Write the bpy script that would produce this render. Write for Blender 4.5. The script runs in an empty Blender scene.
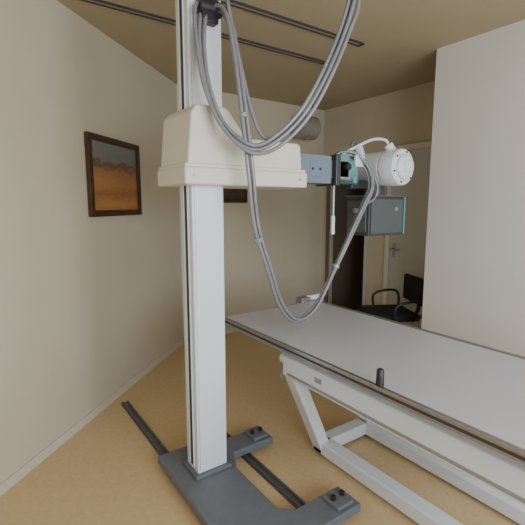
import bpy, bmesh, math, random
from mathutils import Vector, Matrix
random.seed(3)
C=bpy.context.collection
# ---------------------------------------------------------------- materials
def mat(name,col,rough=.5,metal=0,noise=0,nscale=40,bump=0,bscale=120,spec=None,col2=None):
    m=bpy.data.materials.new(name);m.use_nodes=True
    nt=m.node_tree;b=nt.nodes["Principled BSDF"]
    b.inputs["Base Color"].default_value=(*col,1);b.inputs["Roughness"].default_value=rough
    b.inputs["Metallic"].default_value=metal
    if spec is not None:b.inputs["Specular IOR Level"].default_value=spec
    tc=nt.nodes.new("ShaderNodeTexCoord")
    if noise or col2:
        n=nt.nodes.new("ShaderNodeTexNoise");n.inputs["Scale"].default_value=nscale;n.inputs["Detail"].default_value=5
        nt.links.new(tc.outputs["Object"],n.inputs["Vector"])
        r=nt.nodes.new("ShaderNodeValToRGB")
        c2=col2 or tuple(c*(1-noise) for c in col)
        r.color_ramp.elements[0].color=(*c2,1);r.color_ramp.elements[1].color=(*col,1)
        r.color_ramp.elements[0].position=.35;r.color_ramp.elements[1].position=.65
        nt.links.new(n.outputs["Fac"],r.inputs["Fac"]);nt.links.new(r.outputs["Color"],b.inputs["Base Color"])
    if bump:
        n=nt.nodes.new("ShaderNodeTexNoise");n.inputs["Scale"].default_value=bscale
        nt.links.new(tc.outputs["Object"],n.inputs["Vector"])
        bp=nt.nodes.new("ShaderNodeBump");bp.inputs["Strength"].default_value=bump;bp.inputs["Distance"].default_value=.01
        nt.links.new(n.outputs["Fac"],bp.inputs["Height"]);nt.links.new(bp.outputs["Normal"],b.inputs["Normal"])
    return m
M_wall=mat("wall_paint",(.64,.57,.44),.85,noise=.05,nscale=2,bump=.12,bscale=150)
M_wall2=mat("wall_paint_light",(.76,.74,.69),.8,noise=.03,nscale=2,bump=.1)
M_ceil=mat("ceiling_paint",(.50,.42,.28),.9,noise=.04,nscale=3)
M_floor=mat("linoleum",(.70,.51,.28),.38,col2=(.64,.46,.245),nscale=35)
M_base=mat("baseboard_paint",(.68,.62,.50),.6,noise=.03)
M_white=mat("enamel_white",(.78,.82,.88),.35,noise=.02,nscale=5)
M_cream=mat("cream_enamel",(.76,.73,.64),.45,noise=.03,nscale=6,bump=.05,bscale=300)
M_grey=mat("grey_base_paint",(.16,.175,.20),.5,noise=.1,nscale=20)
M_steel=mat("brushed_steel",(.42,.42,.43),.35,metal=.9,noise=.1)
M_rail=mat("rail_metal",(.20,.20,.21),.4,metal=.6,noise=.15)
M_hose=mat("grey_hose",(.31,.31,.33),.42,metal=.25,noise=.15,nscale=30)
M_black=mat("black_plastic",(.02,.02,.022),.45,noise=.1)
M_dark=mat("dark_panel",(.05,.055,.06),.4,noise=.1)
M_teal=mat("teal_paint",(.13,.34,.31),.4,noise=.06)
M_blueg=mat("bluegrey_paint",(.19,.24,.31),.4,noise=.06)
M_top=mat("table_laminate",(.60,.595,.63),.33,noise=.03,nscale=6)
M_silver=mat("silver_panel",(.36,.38,.38),.35,metal=.4,noise=.05)
M_face=mat("collimator_grey",(.11,.125,.13),.35,metal=.2,noise=.05)
M_wood=mat("dark_wood",(.085,.038,.016),.4,col2=(.05,.022,.01),nscale=18)
M_mirror=mat("picture_print_brown",(.12,.08,.05),.3,noise=.4,nscale=12)
M_fabric=mat("black_fabric",(.015,.015,.018),.9,bump=.2,bscale=400)
M_door=mat("door_paint",(.60,.60,.57),.5,noise=.03)
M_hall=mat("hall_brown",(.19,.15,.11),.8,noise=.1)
M_duct=mat("duct_grey",(.36,.33,.28),.6,noise=.1)
M_slot=mat("slot_dark",(.05,.05,.055),.6,noise=.1)
# ---------------------------------------------------------------- helpers
def link(ob,parent):
    C.objects.link(ob)
    if parent: ob.parent=parent
    return ob
def empty(name,loc=(0,0,0)):
    e=bpy.data.objects.new(name,None);e.empty_display_size=.1;C.objects.link(e);return e
def finish(bm,name,m,parent,smooth=False):
    me=bpy.data.meshes.new(name);bmesh.ops.recalc_face_normals(bm,faces=bm.faces)
    bm.to_mesh(me);bm.free();me.materials.append(m)
    if smooth:
        for p in me.polygons:p.use_smooth=True
    return link(bpy.data.objects.new(name,me),parent)
def box(name,x0,x1,y0,y1,z0,z1,m,parent=None,bev=0,mx=None,seg=2):
    bm=bmesh.new();bmesh.ops.create_cube(bm,size=1)
    for v in bm.verts:
        v.co=Vector((x0+(v.co.x+.5)*(x1-x0),y0+(v.co.y+.5)*(y1-y0),z0+(v.co.z+.5)*(z1-z0)))
    if bev:bmesh.ops.bevel(bm,geom=bm.edges[:],offset=bev,segments=seg,affect='EDGES',profile=.5)
    if mx is not None:bmesh.ops.transform(bm,matrix=mx,verts=bm.verts)
    return finish(bm,name,m,parent)
def prism(name,prof,axis,a0,a1,m,parent=None,bev=0,seg=2,inset=0):
    bm=bmesh.new();n=len(prof);cx=sum(p[0] for p in prof)/n;cy=sum(p[1] for p in prof)/n
    def P(p,a,k):
        q=(cx+(p[0]-cx)*k,cy+(p[1]-cy)*k)
        return {'x':(a,q[0],q[1]),'y':(q[0],a,q[1]),'z':(q[0],q[1],a)}[axis]
    A=[bm.verts.new(P(p,a0,1)) for p in prof];B=[bm.verts.new(P(p,a1,1-inset)) for p in prof]
    bm.faces.new(A);bm.faces.new(B[::-1])
    for i in range(n):bm.faces.new([A[i],B[i],B[(i+1)%n],A[(i+1)%n]])
    bmesh.ops.recalc_face_normals(bm,faces=bm.faces)
    if bev:bmesh.ops.bevel(bm,geom=bm.edges[:],offset=bev,segments=seg,affect='EDGES',profile=.5)
    return finish(bm,name,m,parent)
def beam(name,p0,p1,w,d,m,parent=None,bev=.004,up=(0,0,1)):
    p0=Vector(p0);p1=Vector(p1);z=(p1-p0);L=z.length;z.normalize()
    u=Vector(up)
    if abs(u.dot(z))>.95:u=Vector((1,0,0))
    x=u.cross(z).normalized();y=z.cross(x)
    mx=Matrix((x,y,z)).transposed().to_4x4();mx.translation=p0
    return box(name,-w/2,w/2,-d/2,d/2,0,L,m,parent,bev,mx)
def lathe(name,prof,p0,axis,m,parent=None,n=32):
    z=Vector(axis).normalized();u=Vector((0,0,1)) if abs(z.z)<.9 else Vector((1,0,0))
    x=u.cross(z).normalized();y=z.cross(x);p0=Vector(p0)
    bm=bmesh.new();rings=[]
    for t,r in prof:
        rings.append([bm.verts.new(p0+z*t+(x*math.cos(2*math.pi*i/n)+y*math.sin(2*math.pi*i/n))*max(r,.0004)) for i in range(n)])
    for a,b in zip(rings,rings[1:]):
        for i in range(n):bm.faces.new([a[i],a[(i+1)%n],b[(i+1)%n],b[i]])
    bm.faces.new(rings[0][::-1]);bm.faces.new(rings[-1])
    ob=finish(bm,name,m,parent,True)
    ob.data.set_sharp_from_angle(angle=math.radians(40)) if hasattr(ob.data,"set_sharp_from_angle") else None
    return ob
def cyl(name,p0,p1,r,m,parent=None,n=24,bev=.002):
    p0=Vector(p0);L=(Vector(p1)-p0).length
    b=min(bev,r*.4,L*.3)
    return lathe(name,[(0,r-b),(b,r),(L-b,r),(L,r-b)],p0,Vector(p1)-p0,m,parent,n)
def catmull(pts,step):
    P=[Vector(p) for p in pts];P=[2*P[0]-P[1]]+P+[2*P[-1]-P[-2]];out=[]
    for i in range(1,len(P)-2):
        a,b,c,d=P[i-1:i+3];k=max(2,int((c-b).length/step))
        for j in range(k):
            t=j/k
            out.append(.5*((2*b)+(c-a)*t+(2*a-5*b+4*c-d)*t*t+(3*b-a-3*c+d)*t**3))
    out.append(P[-2]);return out
def hose(name,pts,r,m,parent,off=(0,0,0),step=.0045,n=10,rib=.16,wob=0,ph=0):
    path=catmull([Vector(p) for p in pts],step);N=len(path)
    bm=bmesh.new();u=Vector((.3,.2,1)).normalized()
    rings=[]
    for i,p in enumerate(path):
        t=(path[min(i+1,N-1)]-path[max(i-1,0)]).normalized()
        u=(u-t*u.dot(t)).normalized();v=t.cross(u)
        s=i*step
        c=p+u*off[0]+v*off[1]+(u*math.sin(s*5+ph)+v*math.cos(s*4+ph))*wob
        rr=r*(1+(rib if i%2 else -rib))
        rings.append([bm.verts.new(c+(u*math.cos(2*math.pi*k/n)+v*math.sin(2*math.pi*k/n))*rr) for k in range(n)])
    for a,b in zip(rings,rings[1:]):
        for k in range(n):bm.faces.new([a[k],a[(k+1)%n],b[(k+1)%n],b[k]])
    bm.faces.new(rings[0][::-1]);bm.faces.new(rings[-1])
    return finish(bm,name,m,parent,True)
# ---------------------------------------------------------------- room
H=2.8
XB=-4.20; YR=3.95; XN=1.8; YN=-2.0
def lw(x): return .384-1.061*(x+2.83)     # oblique left wall line
xl=-2.83+(.384-YN)/1.061
fl=[(XB,lw(XB)),(XB,YR),(XN,YR),(XN,YN),(xl,YN)]
prism("floor",fl,'z',-.08,0,M_floor)
prism("ceiling",fl,'z',H,H+.08,M_ceil)
nrm=Vector((-1.061,-1)).normalized()*.1
A=Vector((XB,lw(XB)));B=Vector((xl,YN))
prism("wall_left",[tuple(A),tuple(B),tuple(B+nrm),tuple(A+nrm)],'z',0,H,M_wall)
box("wall_back",XB-.1,XB,lw(XB)-.1,YR+.1,0,H,M_wall)
box("wall_side",xl,XN,YN-.1,YN,0,H,M_wall)
wr=empty("wall_right")
def wseg(n,x0,x1,z0,z1):box(n,x0,x1,YR,YR+.1,z0,z1,M_wall,wr)
wseg("seg_1",XB,-4.08,0,H);wseg("seg_2",-4.08,-3.40,1.95,H);wseg("seg_3",-3.40,XN,0,H)
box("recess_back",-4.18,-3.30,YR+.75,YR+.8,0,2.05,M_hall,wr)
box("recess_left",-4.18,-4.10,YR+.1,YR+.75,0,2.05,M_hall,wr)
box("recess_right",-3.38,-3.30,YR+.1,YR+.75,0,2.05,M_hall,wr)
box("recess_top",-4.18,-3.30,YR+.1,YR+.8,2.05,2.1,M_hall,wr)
box("recess_floor",-4.18,-3.30,YR,YR+.8,-.05,0,M_floor,wr)
dt=empty("trim_1")
box("jamb_l",-4.10,-4.05,YR-.02,YR,0,1.99,M_hall,dt);box("jamb_r",-3.42,-3.37,YR-.02,YR,0,1.99,M_door,dt);box("head",-4.10,-3.37,YR-.02,YR,1.95,2.0,M_wall,dt)
dr=empty("door_1")
box("slab",-3.03,-2.25,YR-.03,YR-.005,0.01,2.14,M_door,dr,.003)
box("frame_l",-3.09,-3.03,YR-.045,YR,0,2.2,M_wall2,dr,.003);box("frame_r",-2.25,-2.19,YR-.045,YR,0,2.2,M_wall2,dr,.003);box("frame_top",-3.09,-2.19,YR-.045,YR,2.14,2.2,M_wall2,dr,.003)
cyl("handle_stem",(-2.97,YR-.03,1.05),(-2.97,YR-.08,1.05),.01,M_steel,dr);cyl("handle",(-2.98,YR-.08,1.05),(-2.86,YR-.08,1.05),.009,M_steel,dr)
box("handle_plate",-2.99,-2.95,YR-.035,YR-.03,.95,1.12,M_steel,dr)
box("wall_pier",-2.08,XN,3.18,YR,0,H,M_wall2)
wn=empty("wall_near")
box("below",XN,XN+.1,YN,YR,0,.9,M_wall,wn);box("above",XN,XN+.1,YN,YR,2.4,H,M_wall,wn)
box("side_a",XN,XN+.1,YN,-.6,.9,2.4,M_wall,wn);box("side_b",XN,XN+.1,2.4,YR,.9,2.4,M_wall,wn)
wi=empty("window_1")
for k,(y0,y1,z0,z1) in enumerate([(-.6,2.4,.9,.96),(-.6,2.4,2.34,2.4),(-.6,-.54,.96,2.34),(2.34,2.4,.96,2.34),(.87,.93,.96,2.34)]):
    box("frame_%d"%k,XN+.02,XN+.08,y0,y1,z0,z1,M_white,wi)
ins=-Vector((-1.061,-1)).normalized()*.012
prism("baseboard_left",[tuple(A),tuple(B),tuple(B+ins),tuple(A+ins)],'z',0,.06,M_base)
box("baseboard_back",XB,XB+.012,lw(XB)+.02,YR,0,.06,M_base)
box("baseboard_right",-3.37,-3.09,YR-.012,YR,0,.06,M_base)
box("baseboard_pier",-2.07,XN,3.168,3.18,0,.06,M_base)
for nm,x,y0,y1 in (("ceiling_rail",-2.83,.50,2.65),("ceiling_rail",-2.36,.2,2.6)):
    e=empty(nm)
    for s in (-.022,.022):
        box("strip",x+s-.005,x+s+.005,y0,y1,H-.012,H,M_slot,e)
    box("web",x-.017,x+.017,y0,y1,H-.005,H,M_ceil,e)
    box("cap",x-.03,x+.03,y1-.01,y1,H-.014,H,M_slot,e)
du=empty("air_duct")
lathe("drum",[(0,.11),(.01,.14),(.09,.14),(.10,.125),(.13,.125),(.14,.14),(.26,.14),(.28,.12),(.30,.05),(.30,0)],(XB+.18,3.34,2.50),(0,1,0),M_duct,du)
box("bracket",XB+.003,XB+.06,3.42,3.58,2.40,2.62,M_duct,du,.005)
# ---------------------------------------------------------------- pictures
def picture(name,w,z0,z1,org,ang,dark=False):
    e=empty(name)
    mx=Matrix.Translation(Vector((org[0],org[1],0)))@Matrix.Rotation(ang,4,'Z')
    f=.045
    for n,a in (("frame_bottom",(0,w,-.03,0,z0,z0+f)),("frame_top",(0,w,-.03,0,z1-f,z1)),("frame_left",(0,f,-.03,0,z0+f,z1-f)),("frame_right",(w-f,w,-.03,0,z0+f,z1-f))):
        box(n,*a,M_wood,e,.005,mx)
    if dark: m=M_mirror
    else:
        m=bpy.data.materials.new("landscape_print");m.use_nodes=True;nt=m.node_tree;b=nt.nodes["Principled BSDF"]
        b.inputs["Roughness"].default_value=.3
        tc=nt.nodes.new("ShaderNodeTexCoord");sp=nt.nodes.new("ShaderNodeSeparateXYZ");nt.links.new(tc.outputs["Object"],sp.inputs[0])
        mr=nt.nodes.new("ShaderNodeMapRange");mr.inputs["From Min"].default_value=z0;mr.inputs["From Max"].default_value=z1
        nz=nt.nodes.new("ShaderNodeTexNoise");nz.inputs["Scale"].default_value=14;nz.inputs["Detail"].default_value=7
        mp=nt.nodes.new("ShaderNodeMapping");mp.inputs["Scale"].default_value=(1,1,2.5)
        nt.links.new(tc.outputs["Object"],mp.inputs[0]);nt.links.new(mp.outputs[0],nz.inputs["Vector"])
        ma=nt.nodes.new("ShaderNodeMath");ma.operation='MULTIPLY_ADD';ma.inputs[1].default_value=.16
        nt.links.new(nz.outputs["Fac"],ma.inputs[0]);nt.links.new(sp.outputs["Z"],ma.inputs[2]);nt.links.new(ma.outputs[0],mr.inputs["Value"])
        r=nt.nodes.new("ShaderNodeValToRGB");cr=r.color_ramp
        cr.elements[0].position=.1;cr.elements[0].color=(.36,.15,.05,1)
        cr.elements[1].position=1;cr.elements[1].color=(.22,.22,.20,1)
        for p,c in ((.30,(.50,.24,.09)),(.42,(.36,.15,.06)),(.55,(.48,.23,.09)),(.70,(.40,.18,.08)),(.80,(.13,.10,.07)),(.86,(.24,.22,.18)),(.93,(.19,.20,.20))):
            q=cr.elements.new(p);q.color=(*c,1)
        nt.links.new(mr.outputs[0],r.inputs[0]);nt.links.new(r.outputs[0],b.inputs["Base Color"])
    box("print",f,w-f,-.012,-.002,z0+f,z1-f,m,e,0,mx)
    return e
ang_l=math.atan2(1.061,-1)
px=-3.09
picture("framed_picture",.72,1.465,2.05,(px+.004,lw(px)+.004),ang_l)
picture("framed_picture",.5,1.575,2.0,(XB+.002,2.20),math.radians(90),True)
# ---------------------------------------------------------------- floor rails
for nm,x0,x1,y in (("floor_rail",-3.12,-.6,.86),("floor_rail",-2.30,-.6,1.27)):
    e=empty(nm)
    box("plate",x0,x1,y-.032,y+.032,0,.008,M_rail,e,.002)
    box("lip_a",x0,x1,y-.025,y-.013,.008,.020,M_rail,e,.002);box("lip_b",x0,x1,y+.013,y+.025,.008,.020,M_rail,e,.002)
    cyl("screw",(x0+.05,y,.008),(x0+.05,y,.012),.008,M_steel,e)
# ---------------------------------------------------------------- x-ray stand
X=empty("xray_machine")
zb0,zb1=.028,.075
prism("base_plate",[(-2.20,.78),(-2.20,1.10),(-2.13,1.17),(-2.13,1.46),(-1.97,1.46),(-1.97,1.17),(-1.84,1.11),(-1.46,1.11),(-1.40,1.17),(-1.40,1.47),(-1.24,1.47),(-1.24,1.10),(-1.10,1.10),(-1.10,.78)],'z',zb0,zb1,M_grey,X,.006)
for x in (-2.05,-1.32):
    box("roller_box",x-.06,x+.06,1.33,1.44,zb1,zb1+.022,M_grey,X,.006)
    for y in (1.355,1.415):
        cyl("knob",(x,y,zb1+.022),(x,y,zb1+.042),.014,M_black,X)
for x in (-2.1,-1.2):
    for y in (.86,1.27):
        if y<1 or x<-2: cyl("wheel",(x,y-.012,.034),(x,y+.012,.034),.0255,M_black,X)
cyl("wheel",(-1.32,1.258,.034),(-1.32,1.282,.034),.0255,M_black,X)
box("column_foot",-2.04,-1.86,.87,1.09,zb1,zb1+.02,M_grey,X,.004)
cx0,cx1,cy0,cy1=-2.02,-1.88,.89,1.07
prism("column",[(cx0,cy0),(cx1,cy0),(cx1,cy1),(cx0,cy1)],'z',zb1+.02,2.78,M_white,X,.006)
box("column_slot",cx0+.055,cx0+.083,cy0-.002,cy0+.01,.12,2.76,M_slot,X)
box("column_strip",cx0+.092,cx0+.098,cy0-.006,cy0+.01,.12,2.76,M_white,X)
box("column_ledge",cx0+.042,cx0+.048,cy0-.006,cy0+.01,.12,2.76,M_white,X)
box("column_seam",cx1-.002,cx1+.001,cy0+.012,cy0+.014,.12,2.76,M_silver,X)
box("column_cap",cx0-.02,cx1+.02,cy0-.02,cy1+.02,2.76,2.80,M_grey,X,.003)
box("hose_bracket",cx1,cx1+.05,.94,1.03,2.40,2.56,M_black,X,.008)
cyl("cable_clamp",(cx1+.03,.93,2.47),(cx1+.03,1.05,2.47),.035,M_black,X)
fx=-1.80
prof=[(.825,1.735),(.85,1.985),(.88,2.02),(1.03,2.025),(1.06,2.01),(1.15,1.90),(1.18,1.885),(1.515,1.885),(1.535,1.87),(1.545,1.735)]
prism("carriage_cover",prof,'x',-2.12,fx,M_cream,X,.012,3,.035)
prism("carriage_flange",[(.812,1.645),(.812,1.73),(1.557,1.73),(1.557,1.645)],'x',-2.135,fx+.02,M_cream,X,.012,3)
prism("carriage_lip",[(.82,1.725),(.82,1.745),(1.55,1.745),(1.55,1.725)],'x',-2.128,fx+.008,M_cream,X,.004,2)
for y in (.86,1.17,1.50):
    cyl("cover_screw",(fx+.02,y,1.69),(fx+.024,y,1.69),.006,M_steel,X)
# arm
box("arm_outer",-2.03,-1.88,1.555,1.84,1.68,1.85,M_blueg,X,.006)
box("arm_inner",-2.01,-1.90,1.84,2.03,1.71,1.83,M_silver,X,.006)
box("arm_plate",-1.882,-1.876,1.66,1.76,1.72,1.81,M_blueg,X,.002)
for y in (1.68,1.74):cyl("arm_bolt",(-1.878,y,1.765),(-1.870,y,1.765),.008,M_dark,X)
box("arm_collar",-2.05,-1.86,1.86,1.90,1.67,1.86,M_dark,X,.006)
box("fork_block",-1.99,-1.90,1.93,2.02,1.72,1.87,M_teal,X,.008)
cyl("swivel",(-1.98,2.02,1.78),(-1.98,2.08,1.78),.085,M_teal,X,32,.006)
cyl("swivel_disc",(-1.98,2.08,1.78),(-1.98,2.095,1.78),.075,M_silver,X,32,.004)
box("fork_a",-2.06,-1.93,2.095,2.14,1.69,1.88,M_teal,X,.012)
box("fork_plate",-2.05,-1.98,2.13,2.40,1.66,1.72,M_dark,X,.008)
box("fork_side",-1.925,-1.905,2.08,2.17,1.80,1.875,M_white,X,.006)
cyl("lock_knob",(-1.90,1.975,1.79),(-1.86,1.975,1.79),.022,M_black,X)
cyl("handle_rod",(-1.93,1.91,1.40),(-1.93,1.91,1.70),.009,M_silver,X)
cyl("handle_grip",(-1.93,1.91,1.36),(-1.93,1.91,1.48),.013,M_white,X)
# tube housing along X : ribbed middle, smooth drum, stepped end cap
tc=(-2.22,2.37,1.80)
pf=[(0,.0),(.0,.07),(.015,.09),(.05,.10)]
for k in range(6):
    t=.055+k*.018
    pf+=[(t,.098),(t+.002,.113),(t+.010,.113),(t+.012,.098)]
pf+=[(.165,.10),(.175,.118),(.34,.118),(.345,.110),(.358,.110),(.363,.122),(.455,.122),(.468,.116),(.474,.100),(.478,.085),(.492,.083),(.500,.074),(.502,.04),(.508,.038),(.510,.0)]
lathe("tube_housing",pf,tc,(1,0,0),M_white,X,48)
for k in range(6):
    a=k*math.tau/6+.3
    cyl("cap_screw",(tc[0]+.470,tc[1]+.100*math.cos(a),tc[2]+.100*math.sin(a)),(tc[0]+.480,tc[1]+.100*math.cos(a),tc[2]+.100*math.sin(a)),.007,M_dark,X,12)
cyl("hv_socket_a",(-2.08,2.33,1.89),(-2.08,2.29,1.97),.030,M_white,X)
cyl("hv_socket_b",(-1.84,2.37,1.90),(-1.86,2.34,1.955),.032,M_white,X)
cyl("port",(-1.99,2.38,1.615),(-1.99,2.38,1.70),.07,M_dark,X)
# collimator
box("collimator_body",-2.11,-1.90,2.22,2.60,1.335,1.61,M_dark,X,.006)
box("collimator_face",-1.902,-1.892,2.24,2.58,1.35,1.59,M_face,X,.003)
box("collimator_rim",-1.905,-1.886,2.590,2.603,1.34,1.605,M_teal,X,.003)
box("collimator_top",-2.12,-1.885,2.21,2.61,1.605,1.617,M_face,X,.003)
box("collimator_panel",-2.09,-1.92,2.212,2.222,1.36,1.58,M_face,X,.003)
for z in (1.43,1.51):cyl("collimator_knob",(-2.0,2.215,z),(-2.0,2.19,z),.018,M_silver,X)
cyl("window_tube",(-1.895,2.50,1.52),(-1.885,2.50,1.52),.015,M_silver,X)
# hoses
l1=[(-1.86,.97,2.47),(-1.83,.94,2.36),(-1.81,.93,2.25),(-1.77,.93,2.10),(-1.73,.97,1.94),(-1.66,1.03,1.84),(-1.61,1.10,1.81),(-1.55,1.18,1.86),(-1.49,1.27,1.97),(-1.45,1.36,2.14),(-1.43,1.44,2.32),(-1.41,1.48,2.47),(-1.40,1.50,2.62),(-1.40,1.51,2.80)]
l2=[(-1.86,1.0,2.47),(-1.80,1.03,2.46),(-1.75,1.04,2.38),(-1.71,1.05,2.21),(-1.67,1.06,1.98),(-1.66,1.09,1.71),(-1.70,1.15,1.45),(-1.74,1.26,1.21),(-1.79,1.38,.99),(-1.84,1.54,.865),(-1.85,1.70,.92),(-1.86,1.87,1.15),(-1.86,2.02,1.39),(-1.86,2.12,1.55),(-1.86,2.19,1.67),(-1.89,2.18,1.79),(-1.93,2.10,1.88),(-1.98,2.02,1.89),(-2.0,1.98,1.86)]
for i,a in enumerate((90,210,330)):
    o=(.012*math.cos(math.radians(a)),.012*math.sin(math.radians(a)))
    hose("hose_a%d"%i,l1,.0095,M_hose,X,o,wob=.004,ph=i*2)
    hose("hose_b%d"%i,l2,.0095,M_hose,X,o,wob=.003,ph=i*2+1)
l3=[(-1.86,1.02,2.49),(-1.79,1.04,2.52),(-1.75,1.045,2.40),(-1.71,1.07,2.2),(-1.66,1.10,1.98),(-1.61,1.14,1.86),(-1.55,1.21,1.885),(-1.48,1.29,2.0),(-1.44,1.37,2.15),(-1.42,1.45,2.33),(-1.40,1.49,2.47),(-1.39,1.52,2.62),(-1.39,1.53,2.80)]
hose("hose_c",l3,.009,M_hose,X,(0.0,0),wob=.002)
hose("hose_d",[(-1.86,.96,2.50),(-1.84,.91,2.44),(-1.80,.90,2.26),(-1.76,.91,2.08),(-1.70,.96,1.91),(-1.63,1.04,1.80),(-1.58,1.12,1.785),(-1.52,1.2,1.84),(-1.46,1.29,1.96),(-1.42,1.38,2.14),(-1.40,1.46,2.33),(-1.385,1.5,2.47),(-1.38,1.51,2.8)],.009,M_hose,X,(0,0),wob=.002)
hose("cable_loop_a",[(-2.08,2.30,1.95),(-2.06,2.24,1.99),(-2.0,2.15,1.97),(-1.97,2.09,1.90),(-1.97,2.06,1.86)],.010,M_hose,X)
hose("cable_loop_b",[(-1.857,2.345,1.95),(-1.87,2.32,1.985),(-1.91,2.24,1.985),(-1.95,2.12,1.93),(-1.97,2.02,1.88)],.010,M_white,X)
hose("cable_loop_c",[(-1.86,2.12,1.55),(-1.87,2.24,1.60),(-1.86,2.24,1.70),(-1.92,2.16,1.83),(-1.97,2.06,1.86)],.008,M_hose,X)
for p,q in (((-1.67,1.06,1.97),(-1.668,1.063,1.95)),((-1.71,1.17,1.39),(-1.713,1.18,1.37)),((-1.86,1.87,1.15),(-1.86,1.88,1.17))):
    cyl("hose_tie",p,q,.024,M_silver,X)
# ---------------------------------------------------------------- table
T=empty("xray_table")
tx0,tx1,ty0,ty1=-2.42,-.20,1.37,2.22
box("table_top",tx0,tx1,ty0,ty1,.745,.78,M_top,T,.006)
box("top_tray",tx0+.08,tx1-.08,ty0+.06,ty1-.06,.69,.745,M_white,T,.004)
for n,y0,y1 in (("side_rail_near",ty0-.022,ty0-.001),("side_rail_far",ty1+.001,ty1+.022)):
    box(n,tx0-.01,tx1+.01,y0,y1,.742,.786,M_steel,T,.004)
box("rail_groove",tx0,tx1,ty0-.024,ty0-.021,.757,.768,M_slot,T)
box("end_trim",tx0-.012,tx0-.001,ty0,ty1,.745,.783,M_steel,T,.003)
cyl("end_roller",(-2.46,2.16,.80),(-2.46,2.34,.80),.022,M_white,T);box("roller_mount",-2.50,-2.42,2.08,2.17,.745,.815,M_steel,T,.004)
cyl("roller_tip",(-2.46,2.34,.80),(-2.46,2.36,.80),.024,M_slot,T)
lathe("brake_handle",[(0,.013),(.004,.017),(.07,.016),(.076,.012),(.078,0)],(-1.07,ty0-.011,.786),(0,0,1),M_black,T)
fa,fb=1.40,2.19
ux0,ux1=-1.80,-.35
box("beam_near",ux0,ux1,fa,fa+.06,.57,.69,M_white,T,.010)
box("beam_far",ux0,ux1,fb-.06,fb,.57,.69,M_white,T,.010)
box("beam_lower_trim",ux0+.05,ux1-.05,fa-.004,fa+.002,.585,.60,M_silver,T,.001)
for x in (ux0+.05,ux1-.05):
    box("end_beam",x-.05,x+.05,fa+.05,fb-.05,.58,.69,M_white,T,.008)
    for yt,yb in ((fa+.035,1.68),(fb-.035,2.09)):
        beam("leg",(x,yt,.60),(x,yb,.05),.075,.09,M_white,T,.008,up=(1,0,0))
    box("foot_bar",x-.045,x+.045,1.64,2.13,.02,.10,M_white,T,.008)
    for y in (1.70,2.07):cyl("foot_pad",(x,y,0),(x,y,.022),.03,M_black,T)
for y0,y1 in ((1.64,1.73),(2.04,2.13)):
    box("floor_beam",ux0+.01,ux1-.01,y0,y1,.02,.10,M_white,T,.008)
cyl("beam_bracket",(ux0-.0,1.43,.66),(ux0-.03,1.43,.66),.03,M_white,T)
hose("beam_cable",[(ux0-.02,1.43,.64),(ux0-.035,1.42,.58),(ux0-.02,1.42,.53),(ux0+.03,1.43,.55)],.006,M_hose,T,rib=0,step=.01)
box("label",-1.52,-1.47,fa-.0035,fa+.001,.63,.655,M_steel,T)
# ---------------------------------------------------------------- chair
K=empty("office_chair")
cm=Matrix.Translation(Vector((-2.60,3.40,0)))@Matrix.Rotation(math.atan2(-.819,-.574)+math.radians(6),4,'Z')
def kb(n,*a,m=M_fabric,bev=.02):box(n,*a,m,K,bev,cm,4)
kb("seat",-.22,.24,-.23,.23,.42,.49)
kb("backrest",-.29,-.23,-.21,.21,.56,.83,bev=.025)
def kp(n,pts,r=.014,m=M_black):
    hose(n,[cm@Vector(p) for p in pts],r,m,K,rib=0,step=.02)
kp("back_stem",[(0,0,.41),(-.2,0,.41),(-.30,0,.46),(-.31,0,.6),(-.29,0,.7)],.018)
for s in (-1,1):
    kp("armrest",[(.05,.2*s,.42),(.05,.28*s,.44),(.06,.29*s,.58),(-.05,.29*s,.63),(-.2,.29*s,.62),(-.22,.27*s,.5),(-.15,.2*s,.42)],.013)
def kc(n,p,q,r,m=M_black):cyl(n,cm@Vector(p),cm@Vector(q),r,m,K)
kc("gas_lift",(0,0,.10),(0,0,.42),.027)
for k in range(5):
    a=k*math.tau/5
    c,s=math.cos(a),math.sin(a)
    kp("spoke",[(0,0,.11),(.15*c,.15*s,.10),(.28*c,.28*s,.075)],.018)
    kc("caster",(.28*c-.02*s,.28*s+.02*c,.0275),(.28*c+.02*s,.28*s-.02*c,.0275),.027)
# ---------------------------------------------------------------- light
def area(name,loc,rot,sx,sy,pw,col):
    l=bpy.data.lights.new(name,'AREA');l.shape='RECTANGLE';l.size=sx;l.size_y=sy;l.energy=pw;l.color=col
    o=bpy.data.objects.new(name,l);o.location=loc;o.rotation_euler=rot;C.objects.link(o);return o
area("window_daylight",(XN-.03,.9,1.65),(0,math.radians(90),0),1.4,2.9,135,(.84,.92,1.0))
w=bpy.data.worlds.new("sky");bpy.context.scene.world=w;w.use_nodes=True
nt=w.node_tree;bg=nt.nodes["Background"];sk=nt.nodes.new("ShaderNodeTexSky")
sk.sky_type='NISHITA';sk.sun_disc=False;sk.sun_elevation=math.radians(40)
nt.links.new(sk.outputs[0],bg.inputs[0]);bg.inputs[1].default_value=.25
# ---------------------------------------------------------------- camera
cd=bpy.data.cameras.new("camera");co=bpy.data.objects.new("camera",cd);C.objects.link(co)
cd.sensor_width=36;cd.lens=36*410/525;cd.clip_start=.02
co.location=(0,0,1.55);co.rotation_euler=(math.radians(82),0,math.radians(55))
bpy.context.scene.camera=co
